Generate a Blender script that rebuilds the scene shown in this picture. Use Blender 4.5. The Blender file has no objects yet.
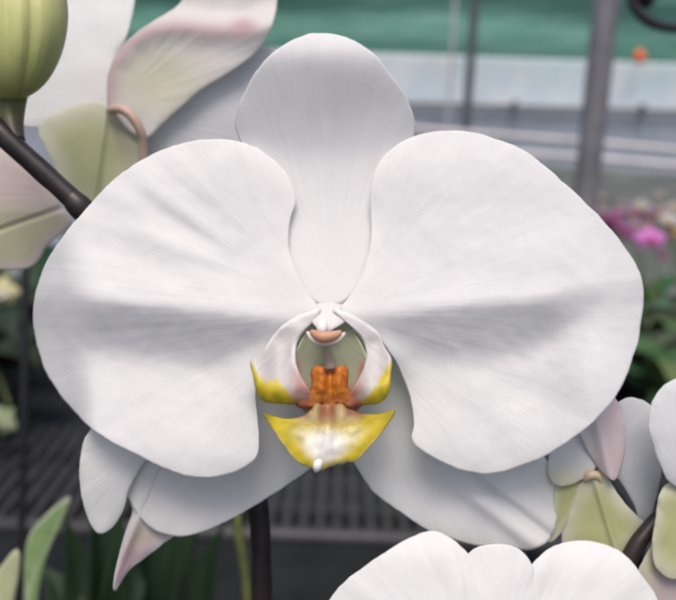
import bpy, bmesh, math, random
from mathutils import Vector, Matrix, noise

random.seed(7)
SC = bpy.context.scene
COL = SC.collection
R = math.radians

# ------------------------------------------------------------------ camera
F = 800.0                      # focal length in photo pixels (photo 676 x 600)
CX, CY = 338.0, 300.0
CAM = Vector((0, 0, 1.35))
PITCH, ROLL = R(14), 0.035
f0 = Vector((0, math.cos(PITCH), -math.sin(PITCH)))
r0 = Vector((1, 0, 0))
u0 = r0.cross(f0)
RT = r0 * math.cos(ROLL) + u0 * math.sin(ROLL)
UP = u0 * math.cos(ROLL) - r0 * math.sin(ROLL)
D0 = 0.144                     # distance of the main flower
S0 = D0 / F                    # metres per photo pixel at the main flower


def ray(px, py):
    return f0 + RT * ((px - CX) / F) + UP * ((CY - py) / F)


def P(px, py, d):
    return CAM + ray(px, py) * d


def PY(px, py, y):             # where a ray meets the upright plane Y = y
    r = ray(px, py)
    return CAM + r * (y / r.y)


def PZ(px, py, z):             # where a ray meets the level plane Z = z
    r = ray(px, py)
    return CAM + r * ((z - CAM.z) / r.z)


cam_data = bpy.data.cameras.new('camera')
cam = bpy.data.objects.new('camera', cam_data)
COL.objects.link(cam)
M = Matrix((RT, UP, -f0)).transposed().to_4x4()
M.translation = CAM
cam.matrix_world = M
cam_data.sensor_fit = 'HORIZONTAL'
cam_data.sensor_width = 36
cam_data.lens = F * 36 / 676
cam_data.clip_start = 0.01
cam_data.clip_end = 500
cam_data.dof.use_dof = True
cam_data.dof.focus_distance = D0
cam_data.dof.aperture_fstop = 18
SC.camera = cam

# ------------------------------------------------------------------ materials


def new_mat(name):
    m = bpy.data.materials.new(name)
    m.use_nodes = True
    nt = m.node_tree
    nt.nodes.clear()
    out = nt.nodes.new('ShaderNodeOutputMaterial')
    return m, nt, out


def tissue(name, trans=0.32, rough=0.5, vein=0.25, fine=0.12, mottle=0.06, spec=0.25, usc=150, sheen=0.0, netv=0.0):
    """petal / leaf tissue: pigment from the mesh attribute, radiating veins, cells, some light passing through"""
    m, nt, out = new_mat(name)
    N, L = nt.nodes, nt.links
    at = N.new('ShaderNodeAttribute'); at.attribute_name = 'pigment'
    uv = N.new('ShaderNodeUVMap')
    mp = N.new('ShaderNodeMapping'); mp.inputs['Scale'].default_value = (usc, 2.2, 1)
    L.new(uv.outputs[0], mp.inputs[0])
    nv = N.new('ShaderNodeTexNoise'); nv.inputs['Scale'].default_value = 1.0; nv.inputs['Detail'].default_value = 3
    nv.inputs['Distortion'].default_value = 0.3
    L.new(mp.outputs[0], nv.inputs['Vector'])
    tc = N.new('ShaderNodeTexCoord')
    nf = N.new('ShaderNodeTexVoronoi'); nf.inputs['Scale'].default_value = 2200
    L.new(tc.outputs['Object'], nf.inputs['Vector'])
    nm = N.new('ShaderNodeTexNoise'); nm.inputs['Scale'].default_value = 130; nm.inputs['Detail'].default_value = 5
    L.new(tc.outputs['Object'], nm.inputs['Vector'])
    # fine netted veins between the radiating ones
    mp2 = N.new('ShaderNodeMapping'); mp2.inputs['Scale'].default_value = (usc * 0.55, 9.0, 1)
    L.new(uv.outputs[0], mp2.inputs[0])
    nd = N.new('ShaderNodeTexNoise'); nd.inputs['Scale'].default_value = 0.8
    L.new(mp2.outputs[0], nd.inputs['Vector'])
    ad = N.new('ShaderNodeMixRGB'); ad.blend_type = 'ADD'; ad.inputs[0].default_value = 0.55
    L.new(mp2.outputs[0], ad.inputs[1]); L.new(nd.outputs['Color'], ad.inputs[2])
    ve = N.new('ShaderNodeTexVoronoi'); ve.feature = 'DISTANCE_TO_EDGE'; ve.inputs['Scale'].default_value = 1.0
    L.new(ad.outputs[0], ve.inputs['Vector'])
    vr = N.new('ShaderNodeMapRange'); vr.inputs['From Min'].default_value = 0.0; vr.inputs['From Max'].default_value = 0.16
    vr.inputs['To Min'].default_value = 1 - netv; vr.inputs['To Max'].default_value = 1.0
    L.new(ve.outputs['Distance'], vr.inputs['Value'])
    # pigment mottle
    mr = N.new('ShaderNodeMapRange'); mr.inputs['From Min'].default_value = 0.25; mr.inputs['From Max'].default_value = 0.75
    mr.inputs['To Min'].default_value = 1 - mottle; mr.inputs['To Max'].default_value = 1 + mottle * 0.6
    mixf = N.new('ShaderNodeMath'); mixf.operation = 'ADD'
    h1 = N.new('ShaderNodeMath'); h1.operation = 'MULTIPLY'; h1.inputs[1].default_value = 0.5
    h2 = N.new('ShaderNodeMath'); h2.operation = 'MULTIPLY'; h2.inputs[1].default_value = 0.5
    L.new(nv.outputs[0], h1.inputs[0]); L.new(nm.outputs[0], h2.inputs[0])
    L.new(h1.outputs[0], mixf.inputs[0]); L.new(h2.outputs[0], mixf.inputs[1])
    L.new(mixf.outputs[0], mr.inputs['Value'])
    vm = N.new('ShaderNodeVectorMath'); vm.operation = 'SCALE'
    mm = N.new('ShaderNodeMath'); mm.operation = 'MULTIPLY'
    L.new(mr.outputs[0], mm.inputs[0]); L.new(vr.outputs[0], mm.inputs[1])
    L.new(at.outputs['Color'], vm.inputs[0]); L.new(mm.outputs[0], vm.inputs['Scale'])
    b1 = N.new('ShaderNodeBump'); b1.inputs['Strength'].default_value = vein; b1.inputs['Distance'].default_value = 0.0006
    L.new(nv.outputs[0], b1.inputs['Height'])
    b2 = N.new('ShaderNodeBump'); b2.inputs['Strength'].default_value = fine; b2.inputs['Distance'].default_value = 0.0003
    L.new(nf.outputs[0], b2.inputs['Height']); L.new(b1.outputs[0], b2.inputs['Normal'])
    bs = N.new('ShaderNodeBsdfPrincipled')
    bs.inputs['Roughness'].default_value = rough
    bs.inputs['Specular IOR Level'].default_value = spec
    bs.inputs['Sheen Weight'].default_value = sheen
    L.new(vm.outputs[0], bs.inputs['Base Color']); L.new(b2.outputs[0], bs.inputs['Normal'])
    tr = N.new('ShaderNodeBsdfTranslucent')
    L.new(vm.outputs[0], tr.inputs['Color']); L.new(b2.outputs[0], tr.inputs['Normal'])
    mx = N.new('ShaderNodeMixShader'); mx.inputs[0].default_value = trans
    L.new(bs.outputs[0], mx.inputs[1]); L.new(tr.outputs[0], mx.inputs[2])
    L.new(mx.outputs[0], out.inputs[0])
    return m


def surf(name, c1, c2=None, scale=30, rough=0.6, bump=0.1, metal=0.0, stretch=(1, 1, 1), trans=0.0, dist=0.002, spec=0.4):
    m, nt, out = new_mat(name)
    N, L = nt.nodes, nt.links
    c2 = c2 or tuple(v * 0.75 for v in c1)
    tc = N.new('ShaderNodeTexCoord')
    mp = N.new('ShaderNodeMapping'); mp.inputs['Scale'].default_value = stretch
    L.new(tc.outputs['Object'], mp.inputs[0])
    n = N.new('ShaderNodeTexNoise'); n.inputs['Scale'].default_value = scale; n.inputs['Detail'].default_value = 6
    n.inputs['Roughness'].default_value = 0.62
    L.new(mp.outputs[0], n.inputs['Vector'])
    cr = N.new('ShaderNodeValToRGB')
    cr.color_ramp.elements[0].position = 0.32; cr.color_ramp.elements[0].color = (*c2, 1)
    cr.color_ramp.elements[1].position = 0.68; cr.color_ramp.elements[1].color = (*c1, 1)
    L.new(n.outputs[0], cr.inputs[0])
    b = N.new('ShaderNodeBump'); b.inputs['Strength'].default_value = bump; b.inputs['Distance'].default_value = dist
    L.new(n.outputs[0], b.inputs['Height'])
    bs = N.new('ShaderNodeBsdfPrincipled'); bs.inputs['Roughness'].default_value = rough
    bs.inputs['Metallic'].default_value = metal; bs.inputs['Specular IOR Level'].default_value = spec
    L.new(cr.outputs[0], bs.inputs['Base Color']); L.new(b.outputs[0], bs.inputs['Normal'])
    if trans > 0:
        tr = N.new('ShaderNodeBsdfTranslucent'); L.new(cr.outputs[0], tr.inputs['Color'])
        mx = N.new('ShaderNodeMixShader'); mx.inputs[0].default_value = trans
        L.new(bs.outputs[0], mx.inputs[1]); L.new(tr.outputs[0], mx.inputs[2]); L.new(mx.outputs[0], out.inputs[0])
    else:
        L.new(bs.outputs[0], out.inputs[0])
    return m


PETAL = tissue('petal_tissue', trans=0.44, rough=0.55, vein=0.11, fine=0.08, mottle=0.045, spec=0.2, usc=170, netv=0.012)
LIPM = tissue('lip_tissue', trans=0.30, rough=0.45, vein=0.12, fine=0.05, mottle=0.18, spec=0.5, usc=60)
BUDM = tissue('bud_tissue', trans=0.12, rough=0.42, vein=0.10, fine=0.08, mottle=0.25, spec=0.35, usc=40, netv=0.03)
LEAFM = tissue('leaf_tissue', trans=0.12, rough=0.5, vein=0.10, fine=0.05, mottle=0.3, spec=0.25, usc=40, netv=0.1)
BLOOMM = tissue('far_bloom_tissue', trans=0.3, rough=0.5, vein=0.1, fine=0.0, mottle=0.1, spec=0.2, usc=40)
STEMM = surf('stem_skin', (0.030, 0.020, 0.020), (0.012, 0.010, 0.011), scale=260, rough=0.42, bump=0.25, dist=0.0004)
STAKEM = surf('green_stem_skin', (0.16, 0.17, 0.05), (0.07, 0.09, 0.03), scale=160, rough=0.5, bump=0.1, dist=0.0004)
NETM = surf('shade_net_cloth', (0.27, 0.50, 0.42), (0.10, 0.31, 0.235), scale=6, rough=0.9, bump=0.5, stretch=(0.6, 1, 6), trans=0.45, dist=0.02)
FILMM = surf('plastic_film', (0.93, 0.95, 0.95), (0.76, 0.87, 0.92), scale=4, rough=0.35, bump=0.3, stretch=(1.6, 1, 1), trans=0.5, dist=0.02)
BOARDM = surf('grey_board', (0.36, 0.40, 0.46), (0.26, 0.30, 0.35), scale=4, rough=0.7, bump=0.2, stretch=(1, 1, 3), dist=0.01)
PIPEM = surf('galvanised_pipe', (0.26, 0.255, 0.27), (0.16, 0.155, 0.165), scale=14, rough=0.5, bump=0.1, metal=0.35)
THINM = surf('dull_pipe', (0.12, 0.13, 0.15), (0.07, 0.08, 0.09), scale=14, rough=0.6, bump=0.1, metal=0.2)
RAILM = surf('painted_rail', (0.62, 0.58, 0.60), (0.42, 0.40, 0.42), scale=9, rough=0.5, bump=0.1)
SIDEM = surf('bench_board', (0.24, 0.26, 0.25), (0.15, 0.17, 0.16), scale=6, rough=0.8, bump=0.2, stretch=(1, 1, 4))
MESHM = surf('black_bench_bar', (0.046, 0.046, 0.048), (0.022, 0.022, 0.024), scale=40, rough=0.55, bump=0.15)
GROUNDM = surf('weed_mat', (0.032, 0.034, 0.037), (0.016, 0.017, 0.019), scale=9, rough=0.85, bump=0.3)
POTM = surf('black_pot', (0.025, 0.025, 0.027), (0.012, 0.012, 0.013), scale=30, rough=0.5)
BARKM = surf('bark_mix', (0.09, 0.06, 0.04), (0.03, 0.02, 0.015), scale=60, rough=0.9, bump=0.8, dist=0.01)
HOSEM = surf('black_hose', (0.016, 0.015, 0.018), (0.008, 0.008, 0.01), scale=40, rough=0.35, bump=0.1)
ORANGEM = surf('orange_plastic', (0.85, 0.16, 0.04), (0.7, 0.11, 0.03), scale=30, rough=0.4)

# ------------------------------------------------------------------ object helpers


def tag(o, label=None, cat=None, group=None, kind=None):
    if label: o['label'] = label
    if cat: o['category'] = cat
    if group: o['group'] = group
    if kind: o['kind'] = kind
    return o


def thing(name, loc, label, cat, group=None):
    o = bpy.data.objects.new(name, None)
    o.empty_display_size = 0.02
    COL.objects.link(o)
    o.location = loc
    return tag(o, label, cat, group)


def abs_loc(o):
    v = Vector((0, 0, 0))
    while o is not None:
        v = v + o.location
        o = o.parent
    return v


def link_mesh(name, verts, faces, mat, parent=None, origin=None, cols=None, uvs=None, smooth=True, solid=0.0, offset=0.0):
    """verts are in world space; the object's origin is put at 'origin' (default: centre of the verts)"""
    if parent is not None:
        base = abs_loc(parent)
        org = base
    else:
        base = Vector((0, 0, 0))
        org = Vector(origin) if origin is not None else sum(verts, Vector((0, 0, 0))) / len(verts)
    me = bpy.data.meshes.new(name)
    me.from_pydata([tuple(v - org) for v in verts], [], faces)
    me.update()
    if cols is not None:
        a = me.attributes.new('pigment', 'FLOAT_COLOR', 'POINT')
        flat = []
        for c in cols:
            flat += [c[0], c[1], c[2], 1.0]
        a.data.foreach_set('color', flat)
    if uvs is not None:
        ul = me.uv_layers.new(name='UVMap')
        for lp in me.loops:
            ul.data[lp.index].uv = uvs[lp.vertex_index]
    bm = bmesh.new(); bm.from_mesh(me)
    bmesh.ops.recalc_face_normals(bm, faces=bm.faces)
    bm.to_mesh(me); bm.free()
    if smooth:
        me.polygons.foreach_set('use_smooth', [True] * len(me.polygons))
    me.materials.append(mat)
    o = bpy.data.objects.new(name, me)
    COL.objects.link(o)
    if parent is not None:
        o.parent = parent
    else:
        o.location = org
    if solid:
        md = o.modifiers.new('thickness', 'SOLIDIFY')
        md.thickness = solid; md.offset = offset
    return o


def catmull(pts, n, closed=True):
    m = len(pts)
    dense = []
    segs = m if closed else m - 1
    for i in range(segs):
        if closed:
            p0, p1, p2, p3 = pts[i - 1], pts[i], pts[(i + 1) % m], pts[(i + 2) % m]
        else:
            p1, p2 = pts[i], pts[i + 1]
            p0 = pts[i - 1] if i else p1
            p3 = pts[i + 2] if i + 2 < m else p2
        for k in range(12):
            t = k / 12
            q = []
            for a in range(len(p1)):
                q.append(0.5 * (2 * p1[a] + (p2[a] - p0[a]) * t + (2 * p0[a] - 5 * p1[a] + 4 * p2[a] - p3[a]) * t * t
                                + (3 * p1[a] - p0[a] - 3 * p2[a] + p3[a]) * t ** 3))
            dense.append(tuple(q))
    dense.append(dense[0] if closed else tuple(pts[-1]))
    cum = [0.0]
    for a, b in zip(dense, dense[1:]):
        cum.append(cum[-1] + math.dist(a, b))
    res = []
    j = 0
    cnt = n if closed else n - 1
    for i in range(n):
        s = cum[-1] * i / cnt
        while j < len(cum) - 2 and cum[j + 1] < s:
            j += 1
        L = cum[j + 1] - cum[j]
        t = 0 if L < 1e-9 else (s - cum[j]) / L
        res.append(tuple(a + (b - a) * t for a, b in zip(dense[j], dense[j + 1])))
    return res


def sp(v, k=6.0):              # soft ramp
    x = v / k
    if x > 30: return v
    if x < -30: return 0.0
    return k * math.log(1 + math.exp(x))


def sst(a, b, x):
    t = max(0.0, min(1.0, (x - a) / (b - a)))
    return t * t * (3 - 2 * t)


def mixc(a, b, t):
    t = max(0.0, min(1.0, t))
    return tuple(x + (y - x) * t for x, y in zip(a, b))


def nz(x, y, s, seed=0.0):
    return noise.noise(Vector((x * s, y * s, seed)))


WHITE = (0.85, 0.847, 0.845)


def patch(name, parent, outline, centre, base, height, d, mat=PETAL, colour=None, n=168, rings=34, solid=0.00022,
          ruffle=2.0, streak=0.28, seed=0.0, curl=1.6, edge=0.9):
    """a petal-like sheet: closed outline in flower pixels, relief 'height(x, y)' in the same pixels towards the viewer"""
    s = d / F
    o = catmull(outline, n)
    o = [(centre[0] + (x - centre[0]) * k, centre[1] + (y - centre[1]) * k) for x, y, k in ((x, y, 1 + edge * (noise.noise(Vector((x * .06, y * .06, seed + 2))) + 0.6 * noise.noise(Vector((x * .17, y * .17, seed + 4)))) / max(30, math.hypot(x - centre[0], y - centre[1]))) for x, y in o)]
    aa = [math.atan2(y - centre[1], x - centre[0]) for x, y in o]
    dd = [(b - a + math.pi) % (2 * math.pi) - math.pi for a, b in zip(aa, aa[1:] + aa[:1])]
    if min(dd) < 0 < max(dd): print('NOT STAR', name, outline[0], sum(d < 0 for d in dd), sum(d > 0 for d in dd))
    verts, cols, uvs, faces = [], [], [], []

    def add(x, y, rho, th):
        z = height(x, y)
        bx, by = x - base[0], y - base[1]
        rr = math.hypot(bx, by); ang = math.atan2(by, bx)
        # radiating streaks that grow outward, ruffled rim, rim curling back
        z += streak * noise.noise(Vector((ang * 14, rr * 0.006, seed))) * min(1, rr / 90)
        z += streak * 0.6 * noise.noise(Vector((ang * 33, rr * 0.012, seed + 5))) * min(1, rr / 90)
        z += ruffle * rho ** 5 * noise.noise(Vector((math.cos(th) * 2.6, math.sin(th) * 2.6, seed + 9)))
        z -= curl * rho ** 10
        verts.append(P(x, y, d - z * s))
        c = colour(x, y, rho) if colour else WHITE
        cols.append(c)
        uvs.append((ang / (2 * math.pi) + 0.5, rr / 200.0))
    add(centre[0], centre[1], 0, 0)
    for i in range(1, rings + 1):
        rho = (i / rings) ** 0.85
        for k, (x, y) in enumerate(o):
            add(centre[0] + (x - centre[0]) * rho, centre[1] + (y - centre[1]) * rho, rho, 2 * math.pi * k / n)
    for k in range(n):
        faces.append((0, 1 + k, 1 + (k + 1) % n))
    for i in range(rings - 1):
        a, b = 1 + i * n, 1 + (i + 1) * n
        for k in range(n):
            k2 = (k + 1) % n
            faces.append((a + k, b + k, b + k2, a + k2))
    return link_mesh(name, verts, faces, mat, parent, cols=cols, uvs=uvs, solid=solid, offset=-1)


def tube_pts(pts, rads, seg=14, flat=1.0, closed_ends=True, up=None):
    """world-space tube; returns verts, faces, (ring parameter)"""
    verts, faces, par = [], [], []
    n = len(pts)
    ref = up or Vector((0, 0, 1))
    prev = None
    for i, p in enumerate(pts):
        t = (pts[min(i + 1, n - 1)] - pts[max(i - 1, 0)]).normalized()
        if prev is None:
            a = t.cross(ref)
            if a.length < 1e-3: a = t.cross(Vector((1, 0, 0)))
        else:
            a = prev - t * prev.dot(t)
        a.normalize(); prev = a
        b = t.cross(a)
        for k in range(seg):
            th = 2 * math.pi * k / seg
            verts.append(p + a * (math.cos(th) * rads[i]) + b * (math.sin(th) * rads[i] * flat))
            par.append(i / (n - 1))
    for i in range(n - 1):
        for k in range(seg):
            k2 = (k + 1) % seg
            faces.append((i * seg + k, i * seg + k2, (i + 1) * seg + k2, (i + 1) * seg + k))
    if closed_ends:
        for i, ring in ((0, 0), (n - 1, (n - 1) * seg)):
            faces.append(tuple(ring + k for k in range(seg)))
    return verts, faces, par


def ptube(name, parent, path, mat, seg=14, n=None, flat=1.0, colour=None, d=None, wobble=0.0):
    """path: (px, py, z px, radius px) at flower depth d, smoothed"""
    d = d or D0
    s = d / F
    n = n or max(12, len(path) * 6)
    q = catmull(path, n, closed=False)
    pts = [P(x, y, d - z * s) for x, y, z, r in q]
    rads = [max(0.05, r) * s * (1 + wobble * noise.noise(Vector((x * .05, y * .05, 3.3)))) for x, y, z, r in q]
    v, f, par = tube_pts(pts, rads, seg, flat)
    cols = [colour(t) if colour else WHITE for t in par]
    uvs = [((i % seg) / seg, t) for i, t in enumerate(par)]
    return link_mesh(name, v, f, mat, parent, cols=cols, uvs=uvs)


def dome(name, parent, path, mat, colour=None, d=None, seg=24, n=26, flat=1.0):
    return ptube(name, parent, path, mat, seg=seg, n=n, flat=flat, colour=colour, d=d)


# ================================================================== THE MAIN FLOWER
main = thing('orchid_flower', P(330, 310, D0 + 0.004),
             'large fully open white orchid facing the viewer with yellow and orange lip', 'orchid flower', 'white orchid flowers')

PINKW = (0.86, 0.835, 0.84)
GREENW = (0.52, 0.54, 0.42)


def fold(u, w, su, sd, sl, k=3.2, A=36.0):
    up = -A * (1 - math.exp(min(u, 0) / (A / su))) if u < 0 else 0.0     # the upper half cups: steep by the ridge, level above
    return up + su * max(u, 0) - (su + sd) * sp(u, k) + (su + sd) * k * math.log(2) * math.exp(-abs(u) / 14) * 0 + (sd + sl) * sp(u - w, k * 1.6)


def h_left(x, y):
    yr = 322 - (312 - x) * 0.108
    w = 8 + 46 * sst(312, 200, x)
    fade = sst(62, 96, x)
    u = y - yr
    base = fold(u, w, 0.40, 0.52, 0.26)
    plain = 0.10 * u - 0.66 * sp(u, 10) + 0.42 * sp(u - 48, 12)
    z = 8 + base * fade + plain * (1 - fade)
    z -= 0.80 * sp(90 - x, 6) * sst(215, 275, y) + 0.30 * sp(120 - x, 14) * (1 - sst(215, 275, y))
    # soft radial swells on the upper outer half
    ang = math.atan2(y - 310, x - 320)
    rr = math.hypot(x - 320, y - 310)
    z += (2.6 + 2.2 * math.exp(-((ang + 2.62) / 0.28) ** 2)) * noise.noise(Vector((ang * 7.5, rr * 0.012, 1.7))) * sst(80, 190, rr) * (1 - sst(270, 300, y))
    # rim toward the top leans back
    z -= 0.25 * sp(165 - y, 8)
    z -= 0.4 * sp(x - 246, 6) * sst(385, 410, y)
    z -= 0.25 * sp(y - 455, 7)
    z += 0.9 * nz(x, y, 0.035, 4.2) + 0.4 * nz(x, y, 0.09, 8.2)
    return z


def h_right(x, y):
    if x < 540:
        yr = 315 - (x - 368) * 0.105
    else:
        yr = 297 - (x - 540) * 0.19
    w = 8 + 46 * sst(350, 450, x) - 30 * sst(520, 610, x)
    fade = 1 - 0.75 * sst(540, 625, x)
    u = y - yr
    z = 8 + fold(u, w, 0.36, 0.47, 0.18) * fade + (1 - fade) * 0.12 * u
    z -= 0.25 * sp(160 - y, 8)
    z -= 0.45 * sp(425 - x, 8) * sst(345, 400, y)
    z -= 0.28 * sp(x - 600, 10)
    z -= 0.25 * sp(y - 450, 7)
    ang = math.atan2(y - 310, x - 338)
    rr = math.hypot(x - 338, y - 310)
    z += 2.4 * noise.noise(Vector((ang * 5.0, rr * 0.010, 6.7))) * sst(90, 220, rr)
    z += 0.9 * nz(x, y, 0.035, 14.2) + 0.4 * nz(x, y, 0.09, 18.2)
    return z


def c_petal(bx, by):
    def f(x, y, rho):
        r = math.hypot(x - bx, y - by)
        return mixc(PINKW, WHITE, r / 60)
    return f


LEFT = [(318, 308), (311, 297), (298, 275), (289, 248), (290, 220), (296, 198), (285, 172), (262, 151), (232, 140), (200, 140),
        (170, 147), (140, 161), (110, 183), (85, 210), (62, 238), (45, 265), (35, 295), (33, 320), (37, 345), (45, 370), (62, 398),
        (82, 420), (108, 440), (138, 455), (165, 469), (192, 477), (218, 477), (241, 469), (256, 457), (259, 440), (257, 415),
        (255, 392), (258, 370), (272, 348), (290, 330), (308, 318)]
RIGHT = [(340, 308), (349, 297), (362, 275), (370, 245), (371, 216), (370, 195), (375, 170), (390, 150), (412, 137), (440, 131),
         (470, 132), (500, 140), (525, 151), (550, 170), (575, 193), (600, 217), (620, 240), (636, 264), (642, 281), (644, 302),
         (640, 330), (635, 352), (620, 390), (600, 415), (575, 437), (545, 456), (515, 468), (490, 474), (462, 470), (442, 462),
         (421, 450), (412, 438), (414, 424), (412, 405), (406, 385), (398, 365), (385, 345), (370, 328), (352, 316)]
DORSAL = [(330, 306), (308, 297), (290, 268), (276, 228), (260, 187), (245, 155), (236, 130), (236, 114), (243, 95), (259, 67),
          (280, 47), (300, 37), (318, 33), (346, 37), (373, 53), (393, 77), (407, 98), (415, 123), (412, 150), (400, 184),
          (386, 226), (372, 264), (352, 295)]
SEPL = [(318, 332), (322, 390), (316, 455), (303, 474), (262, 501), (222, 524), (187, 536), (160, 533), (141, 520), (131, 503),
        (120, 478), (140, 446), (195, 405), (255, 352), (295, 330)]
SEPR = [(342, 332), (338, 390), (343, 440), (352, 459), (373, 491), (400, 511), (425, 528), (452, 538), (478, 545), (506, 547),
        (530, 549), (548, 541), (557, 520), (557, 495), (549, 464), (510, 425), (440, 375), (380, 340)]


def h_dorsal(x, y):
    t = 300 - y
    z = -5 - 0.30 * t + 0.74 * sp(t - 135, 24) - 0.95 * sp(t - 250, 7)
    z -= 0.0016 * (x - 326) ** 2 * sst(220, 140, y)
    z += 1.2 * nz(x, y, 0.02, 2.2) + 1.6 * math.exp(-((x - 327) / 6.0) ** 2) * sst(140, 110, y) * -1
    return z


def h_sepl(x, y):
    t = math.hypot(x - 320, y - 335)
    z = -32 - 0.06 * t - 0.04 * (y - 400) * sst(380, 440, y)
    # soft midrib from the base to the tip and a lifted lower rim
    dline = ((x - 320) * 0.66 + (y - 335) * 0.75)
    z -= 0.0012 * (dline - 20) ** 2 * 0.25
    z += 0.18 * sp((y - 498) + (150 - x) * 0.15, 8)
    z += 1.2 * nz(x, y, 0.03, 31.0)
    return z


def h_sepr(x, y):
    t = math.hypot(x - 342, y - 335)
    z = -34 - 0.06 * t - 0.03 * (y - 400) * sst(380, 440, y)
    # the crease near the tip
    a = (x - 478) * 0.61 - (y - 480) * 0.79          # signed distance from the crease line
    along = (x - 478) * 0.79 + (y - 480) * 0.61
    k = sst(-25, 20, along)
    z += k * (9 * math.exp(-(max(0, a + 9) / 26) ** 2) - 9 * math.exp(-(a / 4.5) ** 2) - 5 * sst(0, 40, a))
    z += k * 6 * math.exp(-((a + 16) / 8) ** 2)
    z += 1.2 * nz(x, y, 0.03, 37.0)
    return z


def c_sep(bx, by):
    def f(x, y, rho):
        r = math.hypot(x - bx, y - by)
        return mixc((0.50, 0.52, 0.40), (0.81, 0.81, 0.80), r / 105)
    return f


patch('dorsal_sepal', main, DORSAL, (328, 150), (330, 300), h_dorsal, D0, colour=c_petal(330, 300), seed=3, streak=0.35, ruffle=1.2)
patch('lateral_sepal', main, SEPL, (225, 445), (320, 335), h_sepl, D0, colour=c_sep(320, 340), seed=11, streak=0.25, ruffle=2)
patch('lateral_sepal', main, SEPR, (440, 460), (342, 335), h_sepr, D0, colour=c_sep(342, 340), seed=12, streak=0.25, ruffle=2)
patch('petal', main, LEFT, (185, 312), (322, 312), h_left, D0, colour=c_petal(322, 310), n=224, rings=70, seed=1, edge=0.9, streak=0.15, ruffle=3.0)
patch('petal', main, RIGHT, (488, 310), (338, 312), h_right, D0, colour=c_petal(338, 310), n=224, rings=70, seed=2, edge=0.9, streak=0.15, ruffle=3.0)

# --- lip
YEL = (0.64, 0.50, 0.025)
YGR = (0.44, 0.40, 0.03)
BROWN = (0.33, 0.10, 0.04)
CREAM = (0.85, 0.80, 0.60)


def c_throat(x, y, rho):
    c = mixc((0.40, 0.42, 0.29), (0.46, 0.25, 0.18), sst(372, 402, y))
    if abs(x - 329) < 6: c = mixc(c, (0.62, 0.52, 0.42), 0.6 * (1 - abs(x - 329) / 6))
    sx = max(abs(x - 330) - 16, 0)
    if y > 352: c = mixc(c, (0.55, 0.16, 0.14), sst(10, 18, sx) * sst(352, 375, y))
    return c


lip = patch('lip', main, [(312, 326), (330, 322), (348, 326), (362, 345), (369, 366), (367, 392), (356, 412), (330, 424), (306, 414),
                          (296, 395), (292, 368), (298, 345)], (330, 372), (330, 330),
            lambda x, y: -2 + 0.012 * (x - 330) ** 2 + 0.34 * sp(y - 372, 10), D0, mat=LIPM, colour=c_throat, n=72, rings=18, ruffle=0, curl=0, streak=0.2)


LIML = [(240, 352), (252, 363), (259, 376), (267, 382), (276, 379), (283, 386), (290, 395), (304, 402), (330, 404)]
LIMR = [(330, 404), (352, 404), (360, 401), (368, 396), (375, 387), (382, 375), (389, 364), (400, 350)]


def lim_at(tab, x):
    for (x1, y1), (x2, y2) in zip(tab, tab[1:]):
        if x <= x2:
            return y1 + (y2 - y1) * max(0, (x - x1)) / (x2 - x1)
    return tab[-1][1]


def c_side(x, y, rho):
    # white arch above, a yellow ear with a curved border below, red brown toward the throat
    left = x < 327
    xa = abs(x - 327)
    g = noise.noise(Vector((x * .12, y * .12, 1)))
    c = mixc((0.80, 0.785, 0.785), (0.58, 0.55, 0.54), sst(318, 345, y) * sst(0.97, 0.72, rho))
    lim = lim_at(LIML if left else LIMR, x) + 1.5 * noise.noise(Vector((x * .3, y * .3, 8)))
    t = sst(lim - 4, lim + 4, y)
    c = mixc(c, mixc(YEL, YGR, sst(-.2, .35, g) * sst(lim + 2, lim + 14, y)), t)
    inner = sst(46, 26, xa)
    c = mixc(c, (0.40, 0.15, 0.08), inner * sst(372, 398, y) * (0.85 + 0.5 * g))
    c = mixc(c, (0.55, 0.25, 0.22), 0.5 * sst(39, 30, xa) * sst(364, 376, y) * sst(402, 384, y))
    return c


SIDEL = [(320, 308), (309, 311), (296, 316), (280, 327), (268, 342), (261.5, 353), (250.5, 361), (253, 377), (257, 394), (265, 402), (278, 404), (292, 404),
         (304, 404), (315, 402), (309, 388), (302, 377), (297, 365), (296, 351), (300, 338), (308, 328), (315, 321), (320, 314)]
SIDER = [(334, 308), (343, 310), (354, 315), (367, 323), (379, 333), (384.5, 346), (392, 360), (391, 376), (389, 393), (381, 402), (370, 405),
         (358, 405), (347, 402), (357, 381), (364, 366), (366, 352), (361, 338), (351, 327), (341, 318), (333, 311)]


def h_side(x, y):
    xa = abs(x - 327)
    t = sst(318, 385, y)
    z = 13 + 23 * t + 3 * sst(324, 308, y)                                 # leans out toward the viewer as it drops
    z -= 8 * math.sin(math.pi * sst(16, 76, xa)) * sst(320, 345, y) * sst(400, 375, y)    # hollow across, rim raised
    z += 5 * math.exp(-((y - 386) / 12) ** 2)
    # rolled bright outer rim of the white arch
    z += 1.2 * nz(x, y, 0.07, 3)
    return z


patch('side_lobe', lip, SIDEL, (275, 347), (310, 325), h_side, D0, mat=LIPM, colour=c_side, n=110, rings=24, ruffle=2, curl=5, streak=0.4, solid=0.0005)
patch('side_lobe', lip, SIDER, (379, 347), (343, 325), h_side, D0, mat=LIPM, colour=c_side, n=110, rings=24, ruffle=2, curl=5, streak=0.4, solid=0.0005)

MID = [(262, 413), (274, 416), (288, 419), (302, 416), (315, 407), (330, 404), (346, 407), (360, 413), (376, 414), (395, 410), (391, 420),
       (380, 435), (366, 451), (356, 461), (346, 462), (335, 465), (322, 470), (314, 469), (300, 464), (288, 452), (277, 436), (268, 422)]


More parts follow.
